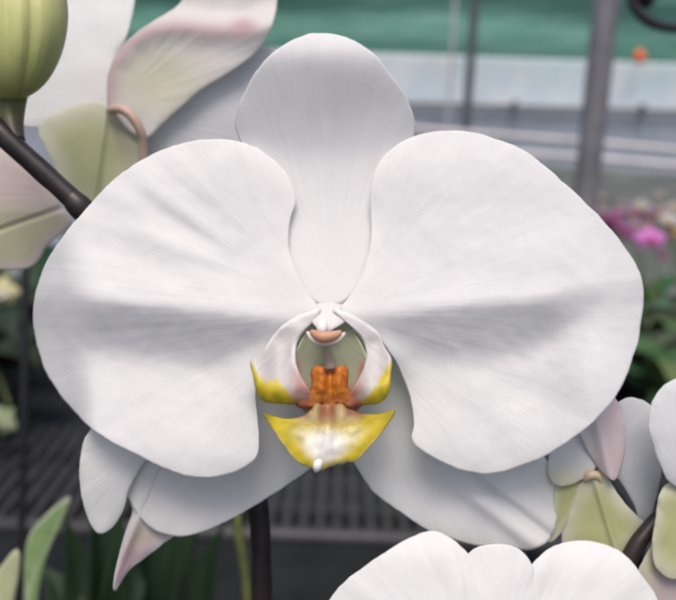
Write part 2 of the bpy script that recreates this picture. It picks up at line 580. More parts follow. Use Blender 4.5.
def h_mid(x, y):
    xa = x - 328
    z = 40 + 0.42 * sp(y - 412, 8) - 0.45 * sp(y - 448, 6)
    z += 6 * math.exp(-(xa / 9) ** 2) * sst(470, 420, y)
    z -= 0.0085 * xa * xa * (0.4 + 0.6 * sst(470, 415, y))
    z += 7 * sst(42, 62, abs(xa))
    z += 1.4 * nz(x, y, 0.10, 6)
    return z


def c_mid(x, y, rho):
    xa = abs(x - 327)
    # distance to the lower rim makes the yellow border, the belly is cream
    c = mixc(YEL, CREAM, sst(0.84, 0.40, rho) * sst(420, 440, y))
    c = mixc(c, (0.93, 0.91, 0.86), sst(26, 8, math.hypot(x - 325, (y - 447) * 1.1)))
    c = mixc(c, (0.50, 0.44, 0.05), 0.55 * sst(0.05, 0.35, noise.noise(Vector((x * .085, y * .10, 12)))) * sst(12, 30, xa) * sst(0.98, 0.8, rho))
    sp_ = noise.noise(Vector((x * .42, y * .42, 31)))
    c = mixc(c, (0.40, 0.12, 0.05), 0.7 * sst(0.22, 0.38, sp_) * sst(440, 420, y) * sst(44, 20, xa))
    c = mixc(c, (0.86, 0.84, 0.62), 0.6 * sst(0.93, 1.0, rho) * sst(425, 440, y))
    c = mixc(c, (0.50, 0.42, 0.28), 0.8 * sst(430, 416, y) * sst(40, 24, xa))
    c = mixc(c, BROWN, 0.85 * sst(430, 412, y) * sst(12, 6, xa))
    c = mixc(c, (0.30, 0.09, 0.05), 0.8 * sst(421, 413, y) * sst(14, 22, xa) * sst(46, 34, xa))
    return c


patch('mid_lobe', lip, MID, (328, 436), (329, 405), h_mid, D0, mat=LIPM, colour=c_mid, n=120, rings=26, ruffle=1.5, curl=3, streak=0.3, solid=0.0008)


def c_callus(x, y, rho):
    c = mixc((0.62, 0.19, 0.02), (0.44, 0.15, 0.03), sst(385, 400, y))
    c = mixc(c, (0.30, 0.07, 0.02), 0.6 * sst(0.15, 0.35, noise.noise(Vector((x * .38, y * .38, 22)))))
    c = mixc(c, (0.66, 0.28, 0.03), 0.6 * sst(0.0, 0.4, noise.noise(Vector((x * .16, y * .16, 2)))))
    c = mixc(c, (0.36, 0.12, 0.07), sst(16, 24, abs(x - 330)) * sst(384, 394, y))
    c = mixc(c, (0.14, 0.02, 0.01), sst(7, 3, math.hypot((x - 330) * .8, y - 370)))
    return c


def h_callus(x, y):
    xa = abs(x - 330)
    z = 38 + 5 * math.exp(-((xa - 9) / 6) ** 2) * sst(404, 385, y) - 4 * math.exp(-(xa / 4) ** 2) + 0.10 * (y - 384) + 1.0 * nz(x, y, .15, 4)
    return z - 0.30 * sp(xa - 16, 3)


patch('callus', lip, [(311, 372), (315, 366), (324, 367), (330, 371), (337, 366), (345, 366), (349, 372), (348, 386), (354, 394), (364, 399), (362, 406),
                      (350, 409), (338, 405), (334, 417), (330, 429), (326, 418), (322, 405), (311, 409), (299, 408), (295, 401), (305, 395), (311, 386)], (330, 391), (330, 366),
      h_callus, D0, mat=LIPM, colour=c_callus, n=120, rings=18, ruffle=1, curl=6, streak=0.0, solid=0.0009, edge=0.6)
for sx in (-1, 1):
    ptube('keel', lip, [(329 + sx * 10, 396, 36, 2), (329 + sx * 12, 408, 36, 4.5), (329 + sx * 12, 420, 37.8, 6), (329 + sx * 10, 434, 38, 3)], LIPM,
          colour=lambda t: mixc((0.46, 0.26, 0.12), (0.70, 0.57, 0.26), t))
ptube('tendril', lip, [(323, 456, 48, 1.5), (320, 461, 52, 3.4), (317.5, 465.5, 54, 4.4), (316.5, 469.5, 53, 3), (316, 472, 50, 0.5)], LIPM, colour=lambda t: (0.9, 0.9, 0.88))
ptube('tendril', lip, [(340, 463, 44, 1.5), (346, 459, 46, 3), (351, 453, 46, 2.6), (355, 447, 43, 0.8)], LIPM, colour=lambda t: (0.88, 0.87, 0.80))

# --- column
colm = ptube('column', main, [(330, 290, -30, 8), (330, 300, -19, 14), (329.5, 308, -6, 19), (328, 315, 4, 20), (326, 321, 11, 16.5), (324.5, 326, 16, 11), (323.5, 330, 18, 6), (323, 332, 18.5, 0.8)],
             PETAL, seg=36, n=54, colour=lambda t: mixc((0.83, 0.815, 0.818), (0.86, 0.84, 0.84), t), flat=0.26)
ptube('anther_cap', colm, [(322, 318, 17, 2), (322, 323, 20, 5), (322, 328, 23, 5.5), (322.5, 331, 24, 4.0), (323, 333, 23, 0.5)], LIPM, seg=20,
      colour=lambda t: (0.92, 0.91, 0.90))
ptube('stigma', colm, [(311, 331, 30, 2), (317, 335, 33, 4.5), (324, 337, 34, 5.5), (333, 335.5, 33, 4.5), (341, 332, 30, 2)], LIPM, seg=16,
      colour=lambda t: mixc((0.62, 0.33, 0.20), (0.70, 0.42, 0.28), t))
ptube('rostellum', colm, [(307, 332, 26, 1.5), (313, 339, 29, 3), (320, 342.5, 30, 3), (328, 343, 30, 3), (337, 340, 29, 3), (345, 333, 26, 1.5)], LIPM, seg=14,
      colour=lambda t: (0.80, 0.74, 0.66))
ptube('column_foot', colm, [(325, 341, 22, 4), (327, 350, 16, 5), (329, 360, 10, 5.5), (330, 368, 8, 6)], LIPM, seg=14,
      colour=lambda t: mixc((0.60, 0.53, 0.45), (0.50, 0.42, 0.34), t))
ptube('pedicel', main, [(330, 301, -24, 5), (319, 301, -36, 6), (285, 305, -75, 6), (235, 330, -120, 6), (170, 318, -150, 6.5)], STEMM)

# ================================================================== FLOWER SPIKES AND BUD
spike = ptube('flower_spike', None, [(-130, 10, -70, 11), (-50, 80, -80, 11), (5, 137, -85, 11.5), (44, 173, -92, 11.5), (85, 212, -100, 12), (150, 285, -125, 12), (215, 385, -150, 12.5), (245, 450, -160, 12.5),
                            (259, 515, -166, 12.5), (262, 600, -170, 12.5), (266, 760, -170, 13), (262, 1000, -170, 13)], STEMM, seg=20, n=90, wobble=0.12)
tag(spike, 'thick dark flower stem running from the green bud down behind the large bloom', 'flower stem')
ptube('node_bract', spike, [(70, 196, -96, 11), (77, 204, -97, 13.6), (83, 210, -99, 13.9), (90, 217, -101, 12.0)], STEMM, seg=18)

spike2 = ptube('flower_spike', None, [(720, 440, -52, 7), (685, 490, -48, 8), (649, 529, -42, 8.5), (630, 557, -40, 9), (590, 640, -46, 9), (560, 800, -50, 9)], STEMM, seg=16, n=60)
tag(spike2, 'short dark stem piece between the greenish flower back and the low white bloom', 'flower stem')

bud = thing('flower_bud', P(16, 92, 0.160), 'plump yellow green unopened bud beside the dark stem', 'bud')
bv, bf, bc, bu = [], [], [], []
NS, NR = 72, 40
ax = Vector((0.06, 1, 0))                      # in (px, py) the bud's long axis points down the picture
for i in range(NR + 1):
    t = i / NR
    ph = math.pi * t
    for k in range(NS):
        th = 2 * math.pi * k / NS
        seam = abs(math.sin(1.5 * (th + 0.9)))       # three sepals meet in three seams
        g = 1 - 0.075 * math.exp(-(seam / 0.13) ** 2) * math.sin(ph)
        prof = math.sin(ph) ** 0.85 * (1 + 0.10 * math.cos(ph))
        x = 10 + 58 * prof * g * math.cos(th)
        y = 24 - 76 * math.cos(ph)
        z = 56 * prof * g * math.sin(th)
        y += 1.5 * nz(x, z, 0.04, 3)
        bv.append(P(x, y, 0.162 - z * 0.162 / F))
        c = mixc((0.54, 0.56, 0.23), (0.46, 0.50, 0.18), sst(10, 70, y))
        c = mixc(c, (0.52, 0.50, 0.22), sst(28, -10, y) * 0.8)
        c = mixc(c, (0.34, 0.36, 0.12), 0.6 * math.exp(-(seam / 0.10) ** 2))
        bc.append(c); bu.append((k / NS, t))
for i in range(NR):
    for k in range(NS):
        k2 = (k + 1) % NS
        bf.append((i * NS + k, i * NS + k2, (i + 1) * NS + k2, (i + 1) * NS + k))
link_mesh('sepal', bv, bf, BUDM, bud, cols=bc, uvs=bu)
ptube('pedicel', bud, [(14, 90, 0, 14), (13, 100, -4, 13), (12, 112, -2, 12), (12, 126, 4, 11), (16, 142, 10, 9)], BUDM, d=0.162,
      colour=lambda t: mixc((0.22, 0.25, 0.07), (0.06, 0.05, 0.035), t * 1.3))

# ================================================================== OTHER FLOWERS OF THE CLUSTER
GRN = (0.58, 0.60, 0.37)
PALEG = (0.71, 0.70, 0.57)
PINK = (0.66, 0.50, 0.50)
DR = 0.20
rear = thing('orchid_flower', P(112, 108, DR), 'white orchid seen from behind with green sepal backs, above the large bloom', 'orchid flower', 'white orchid flowers')


def plain(z0, gx=0.0, gy=0.0, q=0.0, cx=0, cy=0, seed=0, amp=1.5):
    return lambda x, y: z0 + gx * (x - cx) + gy * (y - cy) - q * ((x - cx) ** 2 + (y - cy) ** 2) + amp * nz(x, y, 0.03, seed)


patch('petal', rear, [(110, 108), (106, 116), (70, 122), (38, 128), (20, 122), (28, 98), (48, 72), (58, 30), (58, -30), (70, -60), (120, -60), (136, -25),
                      (130, 25), (117, 55), (110, 80)], (85, 50), (108, 108), plain(-16, 0.1, 0.12, 0.001, 85, 50, 5), DR, seed=21)


RIM = [(108, 112), (109, 100), (113, 68), (128, 43), (150, 30), (178, 26), (212, 30), (246, 32), (290, 20)]


def rimdist(x, y):             # signed distance to the rolled rim line, positive inside the petal
    best, sg = 1e9, 1
    for (x1, y1), (x2, y2) in zip(RIM, RIM[1:]):
        dx, dy = x2 - x1, y2 - y1
        t = max(0, min(1, ((x - x1) * dx + (y - y1) * dy) / (dx * dx + dy * dy)))
        q = math.hypot(x - x1 - t * dx, y - y1 - t * dy)
        if q < best:
            best, sg = q, (1 if dx * (y - y1) - dy * (x - x1) > 0 else -1)
    return best * sg


def h_up(x, y):
    a = rimdist(x, y)
    return 8 - 0.05 * (y - 60) + 6 * math.exp(-(a / 15) ** 2) - 6 * sst(3, -24, a) + 1.2 * nz(x, y, 0.03, 7)


def c_up(x, y, rho):
    a = rimdist(x, y)
    c = mixc((0.80, 0.77, 0.75), (0.74, 0.72, 0.60), sst(70, 10, math.hypot(x - 160, (y - 80) * 1.3)))
    c = mixc(c, (0.60, 0.45, 0.47), 0.75 * math.exp(-(a / 8.0) ** 2) * sst(268, 244, x))
    c = mixc(c, (0.52, 0.32, 0.33), 0.6 * sst(14, 1, math.hypot((x - 243) * .7, y - 26)))
    return c


patch('petal', rear, [(108, 108), (107, 90), (110, 68), (124, 44), (148, 24), (178, 5), (192, -14), (230, -30), (268, -22), (277, -4), (273, 22),
                      (260, 48), (228, 73), (203, 88), (166, 120), (146, 138), (128, 130), (115, 115)], (180, 55), (110, 108), h_up, DR, colour=c_up, seed=22, n=200, rings=40)
patch('dorsal_sepal', rear, [(122, 126), (150, 112), (180, 98), (210, 80), (255, 48), (285, 52), (305, 80), (310, 120), (290, 165), (240, 180), (180, 175), (140, 160)],
      (225, 140), (118, 116), plain(-14, -0.05, -0.1, 0.0005, 225, 120, 8), DR, seed=23,
      colour=lambda x, y, r: mixc((0.70, 0.71, 0.62), (0.76, 0.76, 0.77), (x - 120) / 60))


def c_gs(bx, by, ga=GRN, gb=PALEG):
    def f(x, y, rho):
        c = mixc(gb, ga, sst(0.95, 0.4, rho))
        c = mixc(c, (0.72, 0.72, 0.62), sst(0.75, 1.0, rho) * 0.6)
        return c
    return f


patch('lateral_sepal', rear, [(112, 108), (130, 130), (146, 150), (130, 185), (100, 225), (75, 220), (60, 185), (46, 150), (38, 132), (46, 118), (66, 108), (92, 101)],
      (90, 155), (110, 108), lambda x, y: 2 - 0.002 * (x - 95) ** 2 + 5 * math.exp(-((x - 106 + (y - 108) * 0.15) / 5) ** 2) - 0.05 * (y - 110) + nz(x, y, .03, 3), DR,
      colour=c_gs(110, 108), seed=24)
patch('lateral_sepal', rear, [(60, 205), (48, 182), (22, 160), (0, 148), (-35, 150), (-55, 190), (-50, 240), (-15, 265), (14, 270), (36, 264), (48, 245), (72, 222)],
      (10, 212), (70, 195), lambda x, y: 14 - 0.001 * (x - 10) ** 2 - 0.08 * abs(y - 212) - 3 * math.exp(-((y - 226 + (x - 10) * 0.35) / 2.5) ** 2) + nz(x, y, .03, 5), DR,
      colour=lambda x, y, r: mixc(mixc((0.70, 0.60, 0.57), (0.62, 0.60, 0.42), sst(190, 230, y)), (0.74, 0.66, 0.62), sst(.7, 1, r)), seed=25)
ptube('pedicel', rear, [(109, 111, 8, 3.2), (115, 109, 20, 4.4), (124, 110, 26, 4.8), (133, 118, 27, 4.8), (140, 130, 24, 4.6), (143, 145, 17, 4.6), (140, 180, 4, 5.5), (110, 230, -20, 6)], BUDM, d=DR,
      colour=lambda t: mixc((0.55, 0.37, 0.32), (0.46, 0.42, 0.29), t))

# the flower hiding behind the lower left of the large one
DL = 0.1512
low = thing('orchid_flower', P(165, 470, DL), 'white orchid mostly hidden behind the lower left petal, pink pointed sepal tip showing', 'orchid flower', 'white orchid flowers')
patch('petal', low, [(165, 440), (142, 466), (129, 490), (124, 509), (111, 529), (97, 533), (86, 514), (80, 485), (80, 460), (86, 436), (105, 415), (135, 405), (155, 420)],
      (112, 470), (160, 430), plain(0, 0.02, -0.06, 0.0007, 110, 480, 41), DL, seed=41, colour=lambda x, y, r: (0.81, 0.81, 0.80), curl=2)


def h_tail(x, y):
    a = (x - 139) * 0.88 + (y - 520) * 0.36
    return 4 - 0.07 * (y - 500) + 6 * math.exp(-((a + 2) / 6) ** 2) + nz(x, y, .05, 3)


patch('lateral_sepal', low, [(132, 470), (130, 500), (132, 512), (124, 535), (117, 562), (113, 585), (115, 592), (119, 586), (130, 570), (148, 556), (172, 538), (200, 520), (210, 480), (180, 455), (150, 452)],
      (155, 505), (170, 460), h_tail, DL + 0.0035, seed=42,
      colour=lambda x, y, r: mixc(mixc((0.77, 0.75, 0.74), (0.62, 0.55, 0.47), sst(515, 540, y) * sst(1.0, .6, r)), (0.62, 0.42, 0.50), 0.7 * sst(525, 570, y) * sst(0.99, 0.85, r)), curl=3)
ptube('pedicel', low, [(165, 462, -2, 5), (185, 450, -14, 5), (215, 430, -30, 5.5), (236, 430, -60, 6)], STEMM, d=DL)

# low bloom at the bottom edge
DB = 0.139
bot = thing('orchid_flower', P(495, 690, DB), 'white orchid cut by the bottom of the picture, below the large bloom', 'orchid flower', 'white orchid flowers')
patch('dorsal_sepal', bot, [(492, 690), (470, 650), (458, 605), (462, 565), (472, 550), (486, 545), (503, 544), (520, 550), (534, 570), (538, 610), (524, 655), (505, 688)],
      (498, 610), (495, 690), lambda x, y: 2 - 0.25 * (640 - y) - 0.004 * (x - 500) ** 2 + nz(x, y, .03, 8), DB, seed=51, colour=c_petal(495, 690))
patch('petal', bot, [(486, 694), (488, 660), (483, 620), (480, 590), (474, 563), (460, 545), (444, 534), (428, 531), (400, 543), (368, 564), (347, 580), (331, 597), (318, 625), (312, 665),
                     (322, 710), (350, 750), (395, 772), (435, 765), (460, 735), (475, 708)], (405, 655), (488, 694),
      lambda x, y: 6 + 0.22 * (y - 690) - 0.5 * sp(y - 690, 6) + 0.35 * sp(y - 720, 8) - 0.0006 * (x - 430) ** 2 - 0.35 * sp(556 - y, 8) + 1.5 * nz(x, y, .03, 9) +
      2.2 * noise.noise(Vector((math.atan2(y - 690, x - 488) * 5, 0, 3))) * sst(40, 120, 690 - y), DB, seed=52, n=200, rings=50, streak=0.4)
patch('petal', bot, [(502, 694), (506, 660), (514, 625), (522, 595), (527, 573), (538, 557), (556, 545), (580, 540), (604, 544), (624, 554), (640, 572), (660, 605), (668, 650),
                     (655, 705), (620, 752), (575, 770), (540, 755), (515, 715)], (585, 650), (502, 694),
      lambda x, y: 6 + 0.22 * (y - 690) - 0.5 * sp(y - 690, 6) + 0.35 * sp(y - 720, 8) - 0.0006 * (x - 560) ** 2 - 0.40 * sp(562 - y, 8) + 1.5 * nz(x, y, .03, 29) +
      2.2 * noise.noise(Vector((math.atan2(y - 690, x - 502) * 5, 0, 9))) * sst(40, 120, 690 - y), DB, seed=53, n=200, rings=50, streak=0.4)
patch('lateral_sepal', bot, [(490, 705), (440, 740), (400, 790), (395, 830), (425, 845), (465, 815), (492, 760)], (445, 785), (490, 705), plain(-18, 0, -0.1, 0.0005, 445, 780, 2), DB, seed=54)
patch('lateral_sepal', bot, [(500, 705), (550, 740), (590, 790), (595, 830), (565, 845), (525, 815), (498, 760)], (545, 785), (500, 705), plain(-18, 0, -0.1, 0.0005, 545, 780, 4), DB, seed=55)
blip = patch('lip', bot, [(494, 702), (462, 715), (452, 745), (468, 770), (494, 790), (522, 770), (538, 745), (526, 715)], (494, 742), (494, 702),
             lambda x, y: 10 + 0.3 * (y - 710) - 0.006 * (x - 494) ** 2, DB, mat=LIPM, colour=lambda x, y, r: mixc(CREAM, YEL, sst(.4, .9, r)), n=60, rings=12)
ptube('column', bot, [(494, 684, -4, 6), (494, 692, 8, 14), (494, 702, 20, 14), (494, 710, 26, 7), (494, 714, 27, 0.6)], LIPM, d=DB, seg=20, colour=lambda t: (0.84, 0.80, 0.80))

# side-on flower at lower right
DS = 0.154
side = thing('orchid_flower', P(590, 478, DS), 'half turned orchid with yellow green sepals and a pinkish petal, right of the large bloom', 'orchid flower', 'white orchid flowers')
patch('petal', side, [(598, 470), (617, 478), (634, 505), (640, 524), (652, 512), (660, 480), (664, 445), (656, 412), (640, 399), (622, 400), (606, 415), (598, 445)],
      (632, 455), (598, 472), plain(-6, 0.05, -0.05, 0.001, 632, 455, 61), DS, seed=61, colour=lambda x, y, r: (0.74, 0.75, 0.77))
patch('petal', side, [(594, 462), (584, 444), (580, 426), (590, 405), (606, 395), (618, 402), (625, 428), (624, 455), (616, 480), (604, 474)],
      (604, 436), (598, 470), lambda x, y: 6 + 9 * math.exp(-((x - 600 - (y - 430) * 0.25) / 9) ** 2) + nz(x, y, .04, 3), DS, seed=62,
      colour=lambda x, y, r: mixc((0.74, 0.65, 0.67), (0.78, 0.75, 0.75), sst(612, 590, x)))
patch('dorsal_sepal', side, [(590, 475), (566, 486), (552, 482), (548, 460), (560, 430), (580, 418), (594, 440), (597, 462)], (573, 456), (592, 474),
      plain(2, 0, 0.30, 0.001, 573, 456, 63), DS, seed=63, colour=lambda x, y, r: mixc((0.70, 0.69, 0.55), (0.76, 0.76, 0.77), sst(485, 455, y)))
patch('lateral_sepal', side, [(592, 474), (586, 482), (573, 506), (562, 532), (548, 542), (552, 510), (556, 485), (570, 472), (584, 468)], (572, 490), (590, 474),
      plain(1, 0, -0.03, 0.001, 570, 505, 64), DS, seed=64, colour=c_gs(590, 474, (0.54, 0.56, 0.29), (0.66, 0.66, 0.47)))
patch('lateral_sepal', side, [(592, 472), (606, 476), (622, 500), (637, 516), (645, 525), (640, 540), (628, 556), (610, 575), (580, 572), (565, 555), (562, 525), (574, 492)], (600, 524), (592, 474),
      lambda x, y: 5 - 0.003 * (x - 600 - (y - 500) * 0.2) ** 2 + 4 * math.exp(-((x - 601 - (y - 500) * 0.30) / 4) ** 2) - 0.04 * (y - 480) + nz(x, y, .05, 6), DS, seed=65,
      colour=c_gs(592, 474, (0.56, 0.58, 0.31), (0.70, 0.69, 0.53)))
ptube('pedicel', side, [(585, 480, 4, 3), (590, 475, 8, 4.5), (596, 475.5, 8, 4), (600, 482, 3, 3), (602, 490, -3, 3), (606, 510, -12, 3), (624, 540, -18, 3)], BUDM, d=DS,
      colour=lambda t: mixc((0.66, 0.46, 0.36), (0.52, 0.54, 0.28), t * 3.2))

# flower cut by the right edge
DE = 0.147
edge = thing('orchid_flower', P(690, 490, DE), 'white orchid cut by the right edge, rounded petal over a yellow green sepal', 'orchid flower', 'white orchid flowers')
patch('petal', edge, [(690, 490), (677, 487), (667, 479), (656, 455), (649, 430), (650, 407), (661, 388), (680, 377), (705, 374), (735, 385), (752, 415), (745, 455), (715, 484)],
      (698, 430), (690, 490), lambda x, y: 14 + 0.0 * x - 0.0016 * ((x - 705) ** 2 + (y - 440) ** 2) + nz(x, y, .03, 71), DE, seed=71, colour=lambda x, y, r: (0.77, 0.78, 0.79), curl=2)
patch('lateral_sepal', edge, [(688, 484), (672, 482), (660, 492), (655, 520), (652, 545), (655, 565), (668, 578), (690, 575), (705, 545), (702, 505)], (678, 530), (688, 488),
      lambda x, y: 2 - 0.003 * (x - 680) ** 2 + nz(x, y, .05, 2), DE, seed=72, colour=c_gs(688, 488, (0.56, 0.58, 0.31), (0.68, 0.67, 0.48)))
patch('lateral_sepal', edge, [(690, 500), (662, 530), (640, 565), (628, 600), (622, 640), (650, 660), (690, 640), (720, 580), (715, 520)], (675, 590), (690, 500),
      lambda x, y: -10 - 0.001 * (x - 670) ** 2 + nz(x, y, .05, 12), DE, seed=73,
      colour=lambda x, y, r: mixc((0.60, 0.52, 0.50), (0.62, 0.60, 0.48), sst(.3, .9, r)))
patch('dorsal_sepal', edge, [(692, 490), (705, 505), (740, 520), (775, 510), (785, 480), (765, 455), (725, 465)], (742, 487), (692, 490), plain(-4, 0, 0, 0.001, 742, 487, 8), DE, seed=74)
ptube('pedicel', edge, [(690, 488, 2, 4), (697, 492, 10, 5), (702, 480, 0, 5), (712, 440, -20, 5)], BUDM, d=DE, colour=lambda t: (0.5, 0.42, 0.28))

# ================================================================== LEAVES LOW IN THE PICTURE


def strap(name, parent, path, width, mat, col, fold_=0.25, n=26, m=9, twist=0.0, rim=None, label=None):
    """strap leaf; path = world points base to tip, keeled along the midrib"""
    q = catmull([tuple(p) for p in path], n, closed=False)
    q = [Vector(p) for p in q]
    v, f, cc, uu = [], [], [], []
    prev = None
    for i, p in enumerate(q):
        t = i / (n - 1)
        tan = (q[min(i + 1, n - 1)] - q[max(i - 1, 0)]).normalized()
        a = tan.cross(Vector((0, 0, 1)))
        if a.length < 0.05: a = tan.cross(Vector((0, 1, 0)))
        a.normalize()
        if prev is not None and a.dot(prev) < 0: a = -a
        prev = a
        if twist:
            a = Matrix.Rotation(twist, 3, tan) @ a
        nrm = a.cross(tan).normalized()
        w = width * (0.30 + 0.70 * sst(0, 0.35, t)) * (1 - sst(0.6, 1.0, t) ** 1.6 * 0.97)
        for j in range(m):
            s = 2 * j / (m - 1) - 1
            v.append(p + a * (s * w * 0.5) + nrm * (fold_ * w * 0.5 * abs(s) ** 1.3))
            c = mixc(col, tuple(x * 0.7 for x in col), 0.6 * (0.5 + noise.noise(Vector((t * 5, s * 3, width * 90)))))
            if rim: c = mixc(c, rim, sst(0.75, 1.0, abs(s)))
            cc.append(c); uu.append((j / (m - 1), t))
    for i in range(n - 1):
        for j in range(m - 1):
            f.append((i * m + j, i * m + j + 1, (i + 1) * m + j + 1, (i + 1) * m + j))
    return link_mesh(name, v, f, mat, parent, cols=cc, uvs=uu, solid=max(0.0006, width * 0.03))


DK = (0.012, 0.030, 0.012)
MDG = (0.02, 0.045, 0.018)
lp = thing('orchid_plant', P(140, 800, 0.46), 'dark strap leaves of an orchid plant below the pink pointed sepal tip', 'plant')
for k, (tx, ty, td, bx, w) in enumerate(((62, 508, .47, 100, .024), (92, 470, .46, 112, .028), (118, 500, .44, 124, .026), (150, 480, .47, 136, .030), (176, 500, .45, 150, .026),
                                         (205, 486, .48, 160, .030), (228, 512, .47, 170, .024), (134, 520, .43, 120, .022), (20, 560, .47, 90, .024))):
    pts = [P(130, 800, .46), P(bx, 690, .455), P((bx + tx) / 2 + 3, 590, td), P(tx, ty, td)]
    strap('leaf', lp, pts, w, LEAFM, [DK, (0.016, 0.036, 0.016), MDG][k % 3], fold_=0.55, twist=R((-25, 20, -10, 35, 0, -30, 15, 40, -15)[k]))
l1 = patch('leaf_blade', None, [(70, 496), (50, 511), (34, 528), (26, 545), (24, 570), (24, 610), (20, 700), (30, 700), (37, 605), (45, 562), (58, 530), (66, 512)], (37, 560), (26, 700),
           lambda x, y: 3 - 0.25 * abs(x - (26 + 44 * sst(640, 490, y) * 0.55)), 0.33, mat=LEAFM,
           colour=lambda x, y, r: mixc(mixc((0.19, 0.28, 0.12), (0.30, 0.38, 0.22), math.exp(-((x - (28 + 36 * sst(600, 500, y))) / 2.0) ** 2)), (0.42, 0.46, 0.32), sst(.85, 1, r)), seed=81, n=90, rings=18, ruffle=0, curl=1)
tag(l1, 'upright pointed light green leaf at lower left in front of the slatted bench', 'leaf', 'pale leaves at lower left')
l2 = patch('leaf_blade', None, [(17, 549), (6, 560), (-4, 575), (-14, 610), (-20, 700), (0, 700), (12, 612), (18, 580), (20, 558)], (6, 590), (-10, 700),
           lambda x, y: 3 - 0.3 * abs(x - 6), 0.29, mat=LEAFM,
           colour=lambda x, y, r: mixc((0.42, 0.46, 0.26), (0.55, 0.56, 0.40), sst(.8, 1, r)), seed=82, n=80, rings=16, ruffle=0, curl=1)
tag(l2, 'yellowish leaf tip in the bottom left corner beside the upright green leaf', 'leaf', 'pale leaves at lower left')
gs = ptube('green_stem', None, [(236, 505, 0, 4), (239, 535, 0, 5.0), (243, 560, -4, 4.5), (247, 600, -8, 4.5), (246, 720, -10, 5), (240, 900, -10, 5)], STAKEM, d=0.30, seg=12)
tag(gs, 'thin olive green stem standing left of the dark flower stem', 'stem')
pst = ptube('thin_stake', None, [(26, 250, 0, 4.2), (24, 420, 0, 4.2), (21, 560, 0, 4.2), (18, 800, 0, 4.2)], HOSEM, d=0.55, seg=12)
tag(pst, 'thin black stake standing before the slatted bench at the left', 'stake')

# ================================================================== THE GREENHOUSE
YW = 4.6


def box_mesh(b0, b1, v, f):
    i = len(v)
    x0, y0, z0 = b0; x1, y1, z1 = b1
    v += [Vector(c) for c in ((x0, y0, z0), (x1, y0, z0), (x1, y1, z0), (x0, y1, z0), (x0, y0, z1), (x1, y0, z1), (x1, y1, z1), (x0, y1, z1))]
    f += [tuple(i + k for k in q) for q in ((0, 1, 2, 3), (4, 5, 6, 7), (0, 1, 5, 4), (1, 2, 6, 5), (2, 3, 7, 6), (3, 0, 4, 7))]


def sheet(name, corner_l, corner_r, ztop, mat, nx=70, nzv=24, amp=0.03, label=None, cat=None, hfreq=(0.9, 0, 3.2), thick=0.004, sag=0.0, zbot_fn=None):
    v, f = [], []
    for i in range(nx + 1):
        t = i / nx
        b = corner_l.lerp(corner_r, t)
        for j in range(nzv + 1):
            s = j / nzv
            z = b.z + (ztop - b.z) * s
            if j == 0: z += 0.012 * noise.noise(Vector((t * 22, 0, 1)))
            y = b.y + amp * noise.noise(Vector((b.x * hfreq[0], 0, z * hfreq[2] + amp * 50)))
            v.append(Vector((b.x, y, z)))
    w = nzv + 1
    for i in range(nx):
        for j in range(nzv):
            f.append((i * w + j, (i + 1) * w + j, (i + 1) * w + j + 1, i * w + j + 1))
    o = link_mesh(name, v, f, mat, None, solid=thick)
    return tag(o, label, cat)


# ground
gv = [Vector((-60, -60, 0)), Vector((60, -60, 0)), Vector((60, 60, 0)), Vector((-60, 60, 0))]
g = link_mesh('ground', gv, [(0, 1, 2, 3)], GROUNDM, None, origin=(0, 0, 0))
tag(g, 'dark woven ground cloth of the greenhouse floor', 'ground', kind='structure')

a, b = PY(-500, 28, YW), PY(1200, 103, YW)
sheet('shade_net', a, b, 3.4, NETM, amp=0.05, nzv=50, label='green shade net hanging across the greenhouse side', cat='shade net', hfreq=(0.8, 0, 5.5))
a, b = PY(-500, 75, YW - 0.10), PY(1200, 150, YW - 0.10)
sheet('plastic_wall', a, b, PY(400, 54, YW - 0.10).z, FILMM, amp=0.02, label='pale translucent plastic sheet below the green net', cat='plastic sheet', hfreq=(2.2, 0, 0.8))
bd = thing('low_wall', Vector((0.6, YW - 0.03, 0)), 'bluish grey panel wall under the pale plastic sheet', 'wall')
vv, ff = [], []
zt = PY(480, 104, YW).z
x0, x1 = PY(-500, 100, YW).x, PY(1200, 100, YW).x
npan = 7
for k in range(npan):
    xa = x0 + (x1 - x0) * k / npan; xb = x0 + (x1 - x0) * (k + 1) / npan - 0.012
    box_mesh((xa, YW - 0.18, 0.0), (xb, YW - 0.14, zt - 0.01 * (k - 3)), vv, ff)
link_mesh('panel', vv, ff, BOARDM, bd, smooth=False)
vv, ff = [], []
box_mesh((x0, YW - 0.22, 0), (x1, YW - 0.182, 0.35), vv, ff)
link_mesh('plinth', vv, ff, SIDEM, bd, smooth=False)


def post(px, py, y, r, mat, label, clamp_z=None, ztop=3.3):
    p = PY(px, py, y)
    t = thing('metal_post', Vector((p.x, p.y, 0)), label, 'post', 'metal posts')
    zs = [0, 0.6, 1.2, 1.8, 2.4, ztop]
    v, f, par = tube_pts([Vector((p.x, p.y, z)) for z in zs], [r] * len(zs), 24)
    link_mesh('pipe', v, f, mat, t)
    v, f, par = tube_pts([Vector((p.x, p.y, z)) for z in (0.0, 0.006, 0.0061, 0.03)], [r * 2.2, r * 2.2, r * 1.25, r * 1.2], 24)
    link_mesh('base_plate', v, f, mat, t)
    return t


post(468, 100, 3.9, 0.021, THINM, 'thin dark metal post before the pale plastic sheet')
post(596, 100, 1.95, 0.0300, PIPEM, 'thick grey metal post behind the upper right petal')

